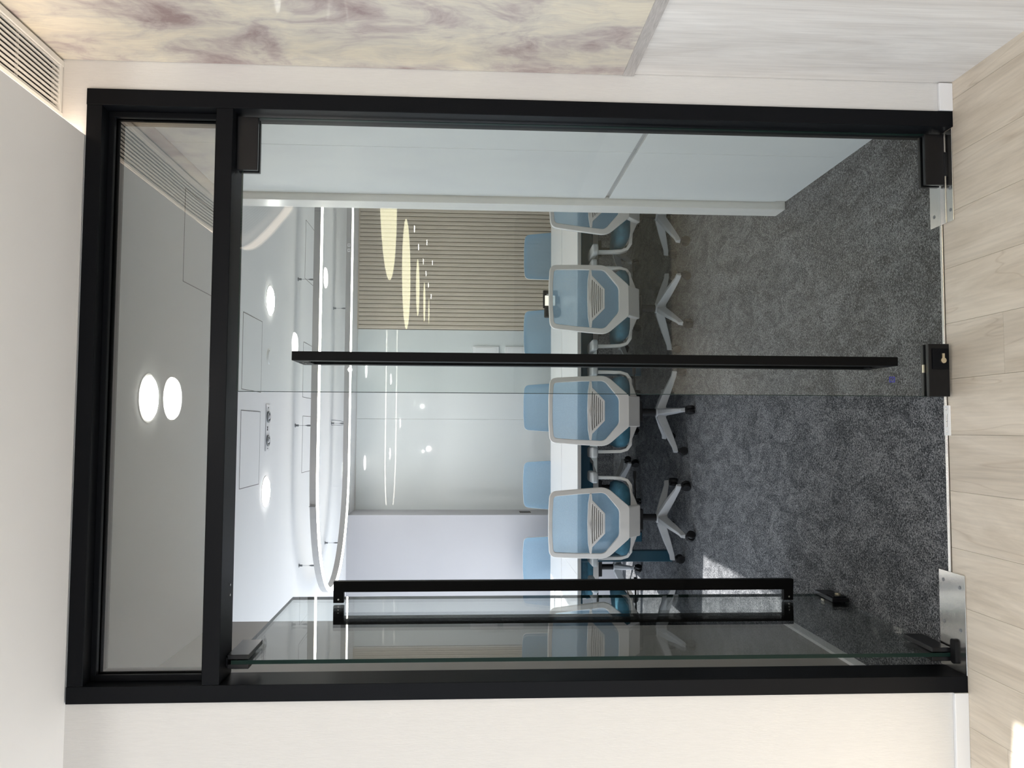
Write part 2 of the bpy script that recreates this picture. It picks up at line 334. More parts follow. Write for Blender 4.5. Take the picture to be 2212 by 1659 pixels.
gv = empty('linear_ceiling_vent', (.9, YW, 2.74), label='curved linear bar grille in the ceiling slot by the right wall', category='vent')
o0 = (.9, YW, 2.74)
def gp(d, z): return loc(offs_path(d, z), o0)
bm = bmesh.new(); sweep(bm, gp(.135, 2.757), rect(.15, .006)); obj('backing', bm, 'vent_dark', gv)
for d in (.058, .213):
    bm = bmesh.new(); sweep(bm, gp(d, 2.745), rect(.016 if d > .1 else .012, .024)); obj('frame_rail', bm, 'vent_white', gv)
for i in range(10):
    bm = bmesh.new(); sweep(bm, gp(.072+i*.0143, 2.742), rect(.0050, .006)); obj('slat', bm, 'vent_white', gv)
for yy in (2.39, 2.2):
    bx('cross_bar', (.93-.9, 1.078-.9, yy-YW-.004, yy-YW+.001, .008, .014), 'vent_white', gv)
bx('end_cap', (.93-.9, 1.092-.9, 2.405-YW-.006, 2.405-YW+.006, -.006, .016), 'vent_white', gv)

# ------------------------------------------------------------ setting: meeting room
CI = 2.68
bx('floor', (WX-.1, 4.0, 2.475, 8.6, -.08, -.001), 'carpet', label='mottled dark grey carpet of the meeting room', **ST)
bx('ceiling', (WX-.1, 4.0, YI, 8.6, CI, CI+.1), 'ceiling_white', label='white ceiling of the meeting room', **ST)
bx('wall_left', (-1.02, -.9, YI, 3.87, 0, CI), 'wall_shaded', label='shade-toned side wall just inside the open door', **ST)
bx('wall_left', (WX-.12, -1.02, 3.73-.1, 3.74, 0, CI), 'wall_shaded', label='return wall left of the entrance passage', **ST)
bx('baseboard_left', (-.9, -.888, YI, 3.87, 0, .045), 'skirting', label='white skirting at the foot of the shade-toned side wall', **ST)
bx('wall_right', (1.13, 1.25, YI, 3.87, 0, CI), 'wall_white', label='wall behind the flush cabinet', **ST)
bx('wall_right', (1.25, 3.9, 3.75, 3.87, 0, CI), 'wall_white', label='return wall right of the entrance passage', **ST)
bx('wall_right', (3.9, 4.0, 3.75, 8.6, 0, CI), 'wall_white', label='far right end wall of the meeting room', **ST)
bx('trim_2', (1.066, 1.13, 3.748, 3.87, 0, CI), 'pillar_white', bevel=.002, label='off-white corner post at the end of the cabinet', **ST)
# flush cabinet
t = empty('wall_cabinet', (1.1, 3.1, 0), label='flush pale cabinet inside the right-hand glass door', category='cabinet')
def part(name, dims, mat, par, o, bevel=0, **kw):
    return bx(name, (dims[0]-o[0], dims[1]-o[0], dims[2]-o[1], dims[3]-o[1], dims[4]-o[2], dims[5]-o[2]), mat, par, bevel, **kw)
o_ = (1.1, 3.1, 0)
part('carcass', (1.118, 1.13, YI, 3.745, 0, CI), 'gap_dark', t, o_)
for y0, y1 in ((YI+.002, 3.1025), (3.1055, 3.742)):
    part('door_panel', (1.1, 1.118, y0, y1, .052, .859), 'cabinet_white', t, o_, .001)
    part('door_panel', (1.1, 1.118, y0, y1, .879, CI-.004), 'cabinet_white', t, o_, .001)
    part('finger_groove', (1.114, 1.118, y0, y1, .859, .879), 'pendant_grey', t, o_)
part('plinth', (1.104, 1.118, YI+.002, 3.742, 0, .048), 'cabinet_white', t, o_)
# back wall
w = empty('wall_back', label='back wall of the meeting room with white glass boards', **ST)
bx('wall_body', (WX, 3.9, 8.41, 8.6, 0, CI), 'wall_white', w)
for x0, x1 in ((-.842, .1045), (.1065, 1.038)):
    bx('glass_board', (x0, x1, 8.40, 8.41, .165, 2.672), 'glass_board', w, .0015)
bx('base_board', (-.842, 1.038, 8.385, 8.41, 0, .16), 'carpet', w)
t = empty('slatted_panel', (2.2, 8.41, 0), label='beige vertically ribbed wall panel behind the table', category='wall panel')
bx('backing', (1.04-2.2, 3.9-2.2, -.012, 0, 0, CI), 'slat_back', t)
bx('base_board', (1.04-2.2, 3.9-2.2, -.03, 0, 0, .16), 'carpet', t)
bx('top_rail', (1.04-2.2, 3.9-2.2, -.016, 0, CI-.014, CI), 'slat_beige', t)
sm = None
pitch = .0441
for i in range(64):
    x = 1.045+pitch*i-2.2
    if x+.035 > 3.9-2.2: break
    if sm is None:
        bm = bmesh.new(); prism(bm, [(0, -.012), (.0, -.022), (.008, -.028), (.031, -.028), (.039, -.022), (.039, -.012)], lambda p, d: (p[0], p[1], d), .165, CI-.016)
        s0 = obj('slat', bm, 'slat_beige', t); sm = s0.data; s0.location.x = x
    else:
        s1 = bpy.data.objects.new('slat', sm); C.objects.link(s1); s1.parent = t; s1.location.x = x
bx('wall_left', (WX, -.83, 7.88, 8.41, 0, CI), 'wall_lilac', label='cool grey wall block left of the glass boards', **ST)
t = empty('recess_socket', (-.83, 8.15, .94), label='dark recessed socket box beside the glass board edge', category='socket')
bx('frame', (-.004, .004, -.06, .06, -.055, .055), 'gap_dark', t); bx('insert', (-.003, .006, -.035, .035, -.03, .03), 'ink', t)
for i, (z0, z1, lab) in enumerate(((1.20, 1.48, 'tall white control panel on the glass board, upper of two'), (.93, 1.14, 'white switch plate on the glass board, lower of two'))):
    t = empty('wall_control_panel', (.81, 8.40, (z0+z1)/2), label=lab, category='wall panel'); h = (z1-z0)/2
    bx('cover', (-.06, .06, -.018, 0, -h, h), 'socket_white', t, .006); bx('rocker', (-.045, .045, -.022, -.018, -h+.03, h-.03), 'socket_white', t, .002)

# ------------------------------------------------------------ black door frame
t = empty('trim_1', (0, YW, 0), label='black metal frame of the glass doors and transom', **ST)
def fr(name, x0, x1, y0, y1, z0, z1, mat='black_metal', bev=.0015, par=None): return bx(name, (x0, x1, y0-YW, y1-YW, z0, z1), mat, par or t, bev)
fr('jamb', FX0, -.740, 2.406, YI, 0, FZ); fr('jamb', .960, FX1, 2.406, YI, 0, FZ)
fr('head', -.7395, .9595, 2.4065, YI, 2.615, FZ-.001); fr('transom_bar', -.7395, .9595, 2.4065, YI, 2.232, 2.281)
for a in ((-.7395, -.722, 2.281, 2.615), (.942, .9595, 2.281, 2.615), (-.722, .942, 2.598, 2.615), (-.722, .942, 2.281, 2.297)):
    fr('glazing_bead', a[0], a[1], 2.452, 2.468, a[2], a[3]); fr('glazing_bead', a[0], a[1], 2.490, YI, a[2], a[3])
for z in (2.25, 2.263):
    pass
bm = bmesh.new()
for x in (-.47, -.50): cyl(bm, (x, .075, 2.2318), (x, .075, 2.229), .004, 12)
obj('screw', bm, 'steel', t, kind='stuff')
tr = empty('window_1', (0, 2.478, 2.45), label='fixed transom pane above the glass doors', **ST)
bx('pane', (-.730, .951, -.005, .005, -.16, .158), 'glass_transom', tr)
# ------------------------------------------------------------ glass door leaves
def leaf(name, hinge, rz, sgn, label):
    """local frame: hinge at origin, leaf runs along sgn*x, door plane y=0"""
    d = empty(name, hinge, rz, label=label, **ST); L = .842; X = lambda a, b: (min(sgn*a, sgn*b), max(sgn*a, sgn*b))
    x0, x1 = X(0.0, L)
    p = bx('pane', (x0, x1, -.006, .006, .016, 2.216), 'glass_pane', d)
    for q, dm in (('pane_edge', (x0-.0004, x0+.0012, -.0058, .0058, .016, 2.216)), ('pane_edge', (x1-.0012, x1+.0004, -.0058, .0058, .016, 2.216)), ('pane_edge', (x0, x1, -.0058, .0058, 2.2148, 2.2164))):
        bx(q, dm, 'glass_edge', d)
    for z0, z1 in ((2.166, 2.2285), (.010, .072)):
        a, b = X(.004, .168)
        for s in (-1, 1): bx('hinge_patch', (a, b, min(s*.007, s*.021), max(s*.007, s*.021), z0, z1), 'black_gloss', d, .0015)
        a, b = X(0, .05); bx('pivot_block', (a, b, -.014, .014, z0-.006 if z0 < 1 else z1-.002, z0+.002 if z0 < 1 else z1+.003), 'black_metal', d)
    a, b = X(L-.165, L+.001)
    for s in (-1, 1):
        lp = bx('lock_patch', (a, b, min(s*.007, s*.022), max(s*.007, s*.022), .010, .078), 'black_gloss', d, .0015)
        a2, b2 = X(L-.150, L-.085)
        bx('lock_cover', (a2, b2, min(s*.022, s*.027), max(s*.022, s*.027), .014, .066), 'black_metal', lp, .001)
        c = sgn*(L-.112); bm = bmesh.new(); cyl(bm, (c, s*.027, .034), (c, s*.0325, .034), .0088, 20); box(bm, c-.0105*0-.005, c+.005, min(s*.027, s*.0315), max(s*.027, s*.0315), .034, .05) if False else box(bm, min(c, c-sgn*.022), max(c, c-sgn*.022), min(s*.027, s*.0315), max(s*.027, s*.0315), .030, .038)
        obj('key_cylinder', bm, 'brass_key', lp)
    bx('thumb_turn', (X(L-.10, L-.075)[0], X(L-.10, L-.075)[1], -.004, .004, .079, .084), 'brass_key', d)
    # long bracket handles, one on each face
    hx = sgn*(L-.102)
    for s in (-1, 1):
        h = empty('handle', (hx, 0, 0)); h.parent = d; bpy.data.objects.remove(h)
        bm = bmesh.new()
        prof = [(s*.0065, .215), (s*.089, .213), (s*.089, 2.037), (s*.0065, 2.037), (s*.0065, 1.997), (s*.048, 1.997), (s*.048, .253), (s*.0065, .253)]
        prism(bm, prof, lambda p, q: (q, p[0], p[1]), hx-.0135, hx+.0135)
        hh = obj('handle', bm, 'handle_black', d, .0012)
        bm = bmesh.new()
        for z in (.2325, 2.0175): cyl(bm, (hx-.0134, s*.02, z), (hx-.0143, s*.02, z), .0035, 10)
        obj('handle_screw', bm, 'steel', hh, kind='stuff')
    return d
d1 = leaf('door_1', (.953, 2.464, 0), 0, -1, 'closed right-hand frameless glass door leaf')
d2 = leaf('door_2', (-.693, 2.468, 0), math.radians(89.1), 1, 'open left-hand frameless glass door leaf')
bm = bmesh.new(); ring(bm, rect(.018, .018), rect(.012, .012), lambda p, q: (p[0]-.79, q, p[1]+.188), -.0066, -.0063); box(bm, -.794, -.786, -.0066, -.0063, .186, .189)
obj('maker_stamp', bm, 'ink_blue', d1)
# ------------------------------------------------------------ floor hardware
def plate(label, x0, x1, y0, y1, screws, ridge):
    t = empty('floor_closer_plate', (x0, y0, 0), label=label, category='floor plate')
    bx('cover_plate', (0, x1-x0, 0, y1-y0, 0, .0035), 'steel', t, .001)
    for sx, sy in screws:
        bm = bmesh.new(); cyl(bm, (sx-x0, sy-y0, .0034), (sx-x0, sy-y0, .0046), .0055, 14); cyl(bm, (sx-x0, sy-y0, .0046), (sx-x0, sy-y0, .0048), .003, 6); obj('screw', bm, 'wire_grey', t)
    if ridge: bx('rib', (0, x1-x0, ridge-y0, ridge-y0+.012, .0035, .006), 'steel', t, .001)
    return t
p1 = plate('polished steel closer plate under the open left door', -.740, -.440, 2.405, 2.540, ((-.47, 2.515), (-.48, 2.43), (-.60, 2.515), (-.61, 2.43)), 0)
p2 = plate('narrow steel closer plate under the closed right door', .664, .958, 2.412, 2.538, ((.70, 2.425), (.77, 2.425), (.70, 2.515)), 2.447)
bm = bmesh.new(); prism(bm, roundpoly(rect(.075, .026), .012, 4), lambda p, d: (p[0]+.06, p[1]+.055, d), .0036, .0125); obj('pivot_slot', bm, 'rubber', p1)
bm = bmesh.new(); prism(bm, roundpoly(rect(.085, .024), .012, 4), lambda p, d: (p[0]+.19, p[1]+.045, d), .0036, .012); obj('pivot_slot', bm, 'rubber', p2)
bx('trim_3', (-.440, .664, 2.4735, 2.4865, -.002, .004), 'steel', bevel=.001, label='thin steel threshold strip between laminate and carpet', **ST)
t = empty('strike_plate', (-.011, 2.458, 0), label='small white lock strike plate set in the threshold', category='strike plate')
bm = bmesh.new(); ring(bm, rect(.095, .028), rect(.042, .009), lambda p, d: (p[0]+.0465, p[1]+.0135, d), .0005, .006); obj('plate', bm, 'socket_white', t)
bx('keep', (.0255, .0675, .009, .018, .0005, .002), 'ink', t)
bm = bmesh.new()
for x in (.011, .082): cyl(bm, (x, .0135, .006), (x, .0135, .0066), .004, 12)
obj('screw', bm, 'steel', t, kind='stuff')

# ------------------------------------------------------------ lamps and ceiling items
def downlight(x, y, z, r, lab, lit=True):
    t = empty('ceiling_downlight', (x, y, z), label=lab, category='ceiling light')
    bm = bmesh.new(); A = [(math.cos(2*math.pi*i/40), math.sin(2*math.pi*i/40)) for i in range(40)]
    ring(bm, [(a*(r+.008), b*(r+.008)) for a, b in A], [(a*r, b*r) for a, b in A], lambda p, d: (p[0], p[1], d), -.002, .0); obj('bezel', bm, 'vent_white', t)
    bm = bmesh.new(); prism(bm, [(a*r, b*r) for a, b in A], lambda p, d: (p[0]*(1 if d > -.006 else .93), p[1]*(1 if d > -.006 else .93), d), -.002, -.008)
    obj('diffuser', bm, 'downlight' if lit else 'ceiling_white', t)
for a in ((.744, 4.73, 'round downlight on the meeting room ceiling above the right-hand door'), (-.363, 4.72, 'round downlight on the meeting room ceiling seen through the open door'),
          (.108, 2.985, 'round downlight close behind the transom pane'), (-.38, 7.65, 'round downlight near the back wall, left one'), (.66, 7.65, 'round downlight near the back wall, right one')):
    downlight(a[0], a[1], CI, .082, a[2])
downlight(.413, 4.73, CI, .042, 'small unlit round fitting between the two downlights', False)
for a in ((.114, 1.78, 'round downlight in the front ceiling just ahead of the viewpoint'), (.55, -.41, 'round downlight in the front ceiling behind the viewpoint'), (1.20, -1.49, 'round downlight in the lobby ceiling near the curved edge')):
    downlight(a[0], a[1], CZ, .082, a[2])
spot_lab = ['nearest', 'second', 'third', 'fourth', 'fifth', 'furthest']
for i, (x, y) in enumerate(FILL_SPOTS):
    t = empty('ceiling_downlight', (x, y, CZ), label='white bezel of an added fill spot in the lobby, number %s from the doors' % ['one', 'two', 'three', 'four', 'five', 'six'][i], category='ceiling light', group='added lobby fill spots')  # bezel dressing an added fill spot, no known fitting
    bm = bmesh.new(); A = [(math.cos(2*math.pi*k/32), math.sin(2*math.pi*k/32)) for k in range(32)]
    ring(bm, [(a*.09, b*.09) for a, b in A], [(a*.075, b*.075) for a, b in A], lambda p, d: (p[0], p[1], d), -.004, 0); obj('bezel', bm, 'vent_white', t)
for i, (x, y) in enumerate(((4.14, -11.6), (4.08, -13.0), (4.15, -14.9), (4.1, -16.2), (4.03, -17.5), (4.0, -19.2), (5.0, -16.5), (5.14, -19.8))):
    t = empty('lobby_spotlight', (x, y, CZ), label=('small lobby spotlight beside the round panels, '+spot_lab[i]+' of its row') if i < 6 else 'small lobby spotlight standing apart from the row, '+('nearer one' if i == 6 else 'further one'), category='ceiling light', group='small lobby spotlights')
    bm = bmesh.new(); cyl(bm, (0, 0, 0), (0, 0, -.01), .07, 16); obj('diffuser', bm, 'downlight', t)
for x, y, r, lab in ((3.30, -6.20, 1.22, 'huge round cream light panel, nearest in the lobby'), (2.77, -9.45, .98, 'large round cream light panel, second in the lobby'),
                     (3.10, -12.65, .62, 'round cream light panel, third in the lobby'), (3.2, -15.3, .50, 'round cream light panel, fourth in the lobby'), (3.3, -17.6, .35, 'smallest cream light panel, furthest in the lobby')):
    t = empty('round_light_panel', (x, y, CZ), label=lab, category='ceiling light')
    bm = bmesh.new(); cyl(bm, (0, 0, 0), (0, 0, -.02), r, 64); obj('diffuser', bm, 'oval_light', t)
    bm = bmesh.new(); A = [(math.cos(2*math.pi*i/64), math.sin(2*math.pi*i/64)) for i in range(64)]
    ring(bm, [(a*(r+.02), b*(r+.02)) for a, b in A], [(a*(r+.002), b*(r+.002)) for a, b in A], lambda p, d: (p[0], p[1], d), -.022, .0); obj('rim', bm, 'vent_white', t)
t = empty('emergency_light', (.005, 4.73, CI), label='flat ceiling panel with two swivel spots and an arrow mark', category='emergency light')
bx('face_plate', (-.135, .135, -.045, .045, -.004, 0), 'grey_plastic', t, .002)
for sx in (-.075, .062):
    bm = bmesh.new(); A = [(math.cos(2*math.pi*i/24), math.sin(2*math.pi*i/24)) for i in range(24)]
    ring(bm, [(a*.033, b*.033) for a, b in A], [(a*.023, b*.023) for a, b in A], lambda p, d: (p[0]+sx, p[1], d), -.011, -.004); rg = obj('spot_ring', bm, 'wire_grey', t)
    bm = bmesh.new(); cyl(bm, (sx, 0, -.004), (sx, 0, -.014), .018, 20, .010); obj('lens', bm, 'grey_plastic', rg)
bm = bmesh.new(); prism(bm, [(-.012, -.012), (0, -.003), (.012, -.012), (.012, .012), (0, .003), (-.012, .012)], lambda p, d: (p[0]-.005, p[1]-.012, d), -.0055, -.004); obj('arrow_mark', bm, 'ink', t)
bm = bmesh.new(); cyl(bm, (.115, .0, -.004), (.115, .0, -.006), .004, 10); cyl(bm, (-.12, .0, -.004), (-.12, .0, -.006), .003, 10); obj('indicator', bm, 'ink', t, kind='stuff')
def hatch(x0, x1, y0, y1, lab):
    t = empty('access_panel', ((x0+x1)/2, (y0+y1)/2, CI), label=lab, category='access panel'); a, b = (x1-x0)/2, (y1-y0)/2
    bm = bmesh.new(); ring(bm, [(-a, -b), (a, -b), (a, b), (-a, b)], [(-a+.003, -b+.003), (a-.003, -b+.003), (a-.003, b-.003), (-a+.003, b-.003)], lambda p, d: (p[0], p[1], d), -.0012, 0); obj('shadow_gap', bm, 'gap_dark', t)
    bx('hatch', (-a+.003, a-.003, -b+.003, b-.003, -.0008, 0), 'ceiling_white', t)
hatch(.20, .60, 4.18, 4.565, 'square flush ceiling hatch behind the right door, nearest the transom')
hatch(-.31, .094, 4.18, 4.565, 'square flush ceiling hatch beside the emergency light')
hatch(.22, .61, 5.70, 6.09, 'square flush ceiling hatch above the table, right one')
hatch(-.31, .09, 5.72, 6.1, 'square flush ceiling hatch above the table, left one')
hatch(.594, .98, 3.30, 3.73, 'square flush ceiling hatch seen through the transom pane')
hatch(1.06, 1.48, 5.7, 6.1, 'square flush ceiling hatch behind the pendant near the cabinet post')

# pendant loop
def stadium(dr, z):
    cy, ry, xl, xr, ax = 6.195, .715+dr, -.30, 1.75, .90+dr
    pts = []
    for i in range(29):
        a = math.pi/2+math.pi*i/28; pts.append((xl+ax*math.cos(a), cy+ry*math.sin(a), z))
    for i in range(29):
        a = -math.pi/2+math.pi*i/28; pts.append((xr+ax*math.cos(a), cy+ry*math.sin(a), z))
    return pts
po = (.72, 6.195, 2.535)
pl = empty('loop_pendant_light', po, label='long racetrack shaped pendant lamp hanging over the table', category='pendant lamp')
bm = bmesh.new(); sweep(bm, loc(stadium(0, 2.553), po), rect(.034, .044), closed=True); obj('housing', bm, 'pendant_grey', pl)
bm = bmesh.new(); sweep(bm, loc(stadium(0, 2.526), po), rect(.026, .012), closed=True); obj('led_diffuser', bm, 'led', pl)
for x, y in ((1.012, 5.48), (.021, 5.48), (-.945, 5.69), (1.03, 6.91), (.047, 6.91), (-.93, 6.70), (2.0, 5.50), (2.0, 6.89)):
    bm = bmesh.new(); x_, y_ = x-po[0], y-po[1]; top = CI-po[2]
    cyl(bm, (x_, y_, top), (x_, y_, .039), .0012, 6); wr = obj('suspension_wire', bm, 'wire_grey', pl)
    bm = bmesh.new(); cyl(bm, (x_, y_, top), (x_, y_, top-.004), .013, 14); cyl(bm, (x_, y_, top-.004), (x_, y_, top-.024), .007, 12); obj('ceiling_mount', bm, 'wire_grey', wr)
    bm = bmesh.new(); cyl(bm, (x_, y_, .039), (x_, y_, .062), .006, 12); cyl(bm, (x_, y_, .062), (x_, y_, .078), .0055, 12, .0015); obj('gripper', bm, 'wire_grey', wr)
bm = bmesh.new()
sweep(bm, loc([(.075, 6.91, CI), (.074, 6.905, 2.65), (.068, 6.90, 2.61), (.06, 6.91, 2.575)], po), rect(.004, .004), upv=(0, 1, 0)); sweep(bm, loc([(.03, 6.91, CI), (.032, 6.905, 2.65), (.03, 6.90, 2.61), (.034, 6.91, 2.575)], po), rect(.004, .004), upv=(0, 1, 0))
obj('power_cable', bm, 'wire_grey', pl)
for x, ch in ((-.43, '1'), (-.48, '1'), (1.575, '4'), (1.53, '4')):
    x_ = x-po[0]; y_ = 6.8925-po[1]
    tg = bx('number_tag', (x_-.013, x_+.013, y_-.0006, y_, .006, .030), 'socket_white', pl)
    c = bpy.data.curves.new('digit', 'FONT'); c.body = ch; c.size = .026; c.extrude = .0003; c.align_x = 'CENTER'; c.materials.append(MAT['ink'])
    tmp = bpy.data.objects.new('tmp', c); dm = bpy.data.meshes.new_from_object(tmp); bpy.data.objects.remove(tmp); o = bpy.data.objects.new('digit', dm); C.objects.link(o); o.parent = tg; o.location = (x_, y_-.001, .009); o.rotation_euler = (math.pi/2, 0, 0)
for x in (-.52, 1.48):
    bx('section_joint', (x-po[0]-.001, x-po[0]+.001, 5.480-po[1]-.0176, 5.480-po[1]+.0176, -.004, .0405), 'wire_grey', pl)

# ------------------------------------------------------------ table
to = (.6, 6.48, 0); TZ = .76
tb = empty('conference_table', to, label='long white conference table with teal steel legs', category='table')
def tp(name, dims, mat, bevel=0, par=None): return part(name, dims, mat, par or tb, to, bevel)
TX0, TX1 = -1.78, 2.95
for x0, x1 in ((TX0, -1.0), (-.9985, .98), (.9815, TX1)):
    tp('tabletop', (x0, x1, 5.58, 6.50, TZ-.006, TZ), 'table_white', .001); tp('tabletop', (x0, x1, 6.545, 7.38, TZ-.006, TZ), 'table_white', .001)
tp('core', (TX0, TX1, 5.583, 6.50, TZ-.027, TZ-.006), 'table_edge'); tp('core', (TX0, TX1, 6.545, 7.377, TZ-.027, TZ-.006), 'table_edge')
for x0, x1 in ((TX0, -.5), (-.495, .28), (.44, 1.2), (1.205, TX1)):
    tp('cable_lid', (x0, x1, 6.506, 6.539, TZ-.008, TZ-.0035), 'table_white', .001)
tp('cable_tray', (TX0+.05, TX1-.05, 6.50, 6.545, TZ-.06, TZ-.03), 'gap_dark')
for y in (5.95, 7.0): tp('side_beam', (TX0+.2, TX1-.2, y, y+.05, TZ-.09, TZ-.027), 'teal_metal', .002)
for x in (-.93, .52, 1.95):
    for y in (5.945, 7.0):
        tp('leg', (x-.04, x+.04, y, y+.07, .0, TZ-.028), 'teal_metal', .003)
    tp('cross_beam', (x-.03, x+.03, 6.015, 7.0, TZ-.10, TZ-.028), 'teal_metal', .002)
tp('modesty_screen', (-.95, 2.5, 6.51, 6.528, .53, .70), 'teal_metal', .002)
# touch panel on table
t = empty('conference_touch_panel', (1.085, 6.62, TZ), label='black tabletop touch panel with a glowing screen', category='touch panel')
bm = bmesh.new(); box(bm, -.075, .075, -.01, .01, .02, .145); hs = obj('housing', bm, 'black_gloss', t, .006)
bx('display', (-.055, .030, -.0115, -.0100, .045, .130), 'screen', t)
bx('stand', (-.03, .03, 0, .07, 0, .03), 'rubber', t, .004)
bx('side_button', (.036, .042, -.0112, -.0100, .06, .115), 'grey_plastic', t)
t = empty('conference_speaker', (.975, 6.60, TZ), label='small black speaker unit next to the glowing touch panel', category='speaker')
bx('housing', (-.045, .04, -.03, .03, .012, .135), 'rubber', t, .008); bx('foot', (-.03, .03, -.04, .04, 0, .012), 'black_gloss', t, .003)

# ------------------------------------------------------------ chairs
def back_y(x, z): return -.262-.105*(z-.43)/.56+.35*x*x
def make_chair():
    t = empty('office_chair', (0, 0, 0))
    fn = lambda p, d: (p[0], back_y(p[0], p[1])+d, p[1])
    def densify(l, mx=.03):
        out = []
        for i, p in enumerate(l):
            q = l[(i+1) % len(l)]; L = math.dist(p, q); k = 1
            out.append(p)
        return out
    outer = [(-.105, .44), (.105, .44), (.237, .595), (.226, .80), (.213, .985), (.08, .994), (-.08, .994), (-.213, .985), (-.226, .80), (-.237, .595)]
    inner = [(-.083, .512), (.083, .512), (.200, .612), (.192, .80), (.181, .958), (.07, .967), (-.07, .967), (-.181, .958), (-.192, .80), (-.200, .612)]
    ro = [.012, .012, .05, .02, .045, .02, .02, .045, .02, .05]; ri = [.022, .022, .03, .02, .022, .02, .02, .022, .02, .03]
    O, I = roundpoly(outer, ro, 6), roundpoly(inner, ri, 6)
    bm = bmesh.new(); ring(bm, O, I, fn, -.014, .012); obj('back_frame', bm, 'chair_frame', t, .005, 3, True)
    # mesh skin: grid over the outline
    M = roundpoly([(x*.995, z if z > .5 else .468) for x, z in outer], ro, 6)
    bm = bmesh.new(); c0 = bm.verts.new(fn((0, .75), .016)); 
    rings = []
    for s in (.33, .66, 1.0): rings.append([bm.verts.new(fn((p[0]*s, .75+(p[1]-.75)*s), .016 if s < 1 else .013)) for p in M])
    n = len(M)
    for i in range(n):
        bm.faces.new((c0, rings[0][i], rings[0][(i+1) % n]))
        for k in (0, 1): bm.faces.new((rings[k][i], rings[k+1][i], rings[k+1][(i+1) % n], rings[k][(i+1) % n]))
    obj('back_mesh', bm, 'mesh_blue', t, smooth=True)
    # lumbar support
    lf = lambda p, d: (p[0], back_y(p[0], p[1])-.004+.0+d, p[1])
    bm = bmesh.new()
    top = [(-.195, .714), (-.13, .726), (0, .732), (.13, .726), (.195, .714), (.195, .702), (.145, .697), (0, .716), (-.145, .697), (-.195, .702)]
    prism(bm, top, lf, -.016, .006)
    prism(bm, [(-.158, .702), (-.138, .706), (-.062, .628), (-.066, .612)], lf, -.016, .004); prism(bm, [(.138, .706), (.158, .702), (.066, .612), (.062, .628)], lf, -.016, .004)
    prism(bm, [(-.066, .612), (.066, .612), (.066, .628), (-.066, .628)], lf, -.016, .004)
    for k in range(6):
        z = .7065-k*.0135; hw = .138-(.706-z)*.97; b = .006*(1-k/6)
        prism(bm, [(-hw, z-.0085), (0, z-.0085+b), (hw, z-.0085), (hw, z), (0, z+b), (-hw, z)], lf, -.014, .002)
    ls = obj('lumbar_support', bm, 'chair_frame', t, .0015)
    bm = bmesh.new(); prism(bm, [(-.143, .702), (0, .716), (.143, .702), (.063, .620), (-.063, .620)], lf, -.004, .005); obj('lumbar_pad', bm, 'lumbar_dark', t)
    # spine block
    bm = bmesh.new()
    prism(bm, [(-.275, .445), (-.165, .350), (-.150, .342), (-.02, .385), (-.02, .42), (-.20, .44)], lambda p, d: (d, p[0], p[1]), -.104, .104)
    obj('spine_block', bm, 'chair_frame', t, .006, 3)
    # seat
    bm = bmesh.new(); sp = roundpoly([(-.235, -.20), (.235, -.20), (.250, .05), (.235, .25), (-.235, .25), (-.250, .05)], .09, 6)
    lay = [(.90, .415), (1.0, .435), (1.02, .465), (.97, .492), (.80, .502), (.45, .498)]
    R = [[bm.verts.new((p[0]*s, .02+(p[1]-.02)*s, z-(.018 if p[1] > .2 and z > .48 else 0)-.012*(1-abs(p[0])/.25)*(z > .49))) for p in sp] for s, z in lay]; n = len(sp)
    for a, b in zip(R, R[1:]):
        for i in range(n): bm.faces.new((a[i], a[(i+1) % n], b[(i+1) % n], b[i]))
    bm.faces.new(R[0][::-1]); bm.faces.new(R[-1])
    obj('seat', bm, 'seat_teal', t, smooth=True)
    bm = bmesh.new(); A = [bm.verts.new((x, y, .417)) for x, y in ((-.235, -.17), (.235, -.17), (.235, .22), (-.235, .22))]
    B = [bm.verts.new((x, y, .352)) for x, y in ((-.10, -.12), (.10, -.12), (.10, .14), (-.10, .14))]
    for i in range(4): bm.faces.new((A[i], A[(i+1) % 4], B[(i+1) % 4], B[i]))
    bm.faces.new(A); bm.faces.new(B); obj('seat_pan', bm, 'chair_frame', t, .01, 3)
    bx('tilt_mechanism', (-.07, .07, -.12, .10, .315, .352), 'rubber', t, .006)
    bm = bmesh.new(); cyl(bm, (.06, .02, .338), (.30, .03, .345), .006, 8); box(bm, .27, .32, .015, .045, .335, .352); obj('lever', bm, 'rubber', t)
    bm = bmesh.new(); cyl(bm, (0, 0, .18), (0, 0, .32), .025, 20); obj('gas_cylinder', bm, 'rubber', t, smooth=False)
    for s in (-1, 1):
        bm = bmesh.new()
        pth = [(s*.13, -.02, .385), (s*.23, -.02, .392), (s*.262, -.02, .412), (s*.276, -.02, .455), (s*.279, -.015, .53), (s*.280, -.005, .628)]
        wd = [.10, .09, .07, .055, .045, .05]
        prev = None
        for (x, y, z), q, k in zip(pth, wd, range(6)):
            th = .011 if k > 1 else .012
            if k == 0: nrm = Vector((0, 0, 1))
            a, b = Vector(pth[max(k-1, 0)]), Vector(pth[min(k+1, 5)]); d = (b-a).normalized(); sd_ = Vector((0, 1, 0)); nrm = d.cross(sd_).normalized()
            ringv = [bm.verts.new(Vector((x, y, z))+sd_*u*q/2+nrm*v*th) for u, v in ((-1, -1), (1, -1), (1, 1), (-1, 1))]
            if prev:
                for i in range(4): bm.faces.new((prev[i], prev[(i+1) % 4], ringv[(i+1) % 4], ringv[i]))
            else: bm.faces.new(ringv)
            prev = ringv
        bm.faces.new(prev[::-1]); am = obj('armrest', bm, 'chair_frame', t, .004, 3)
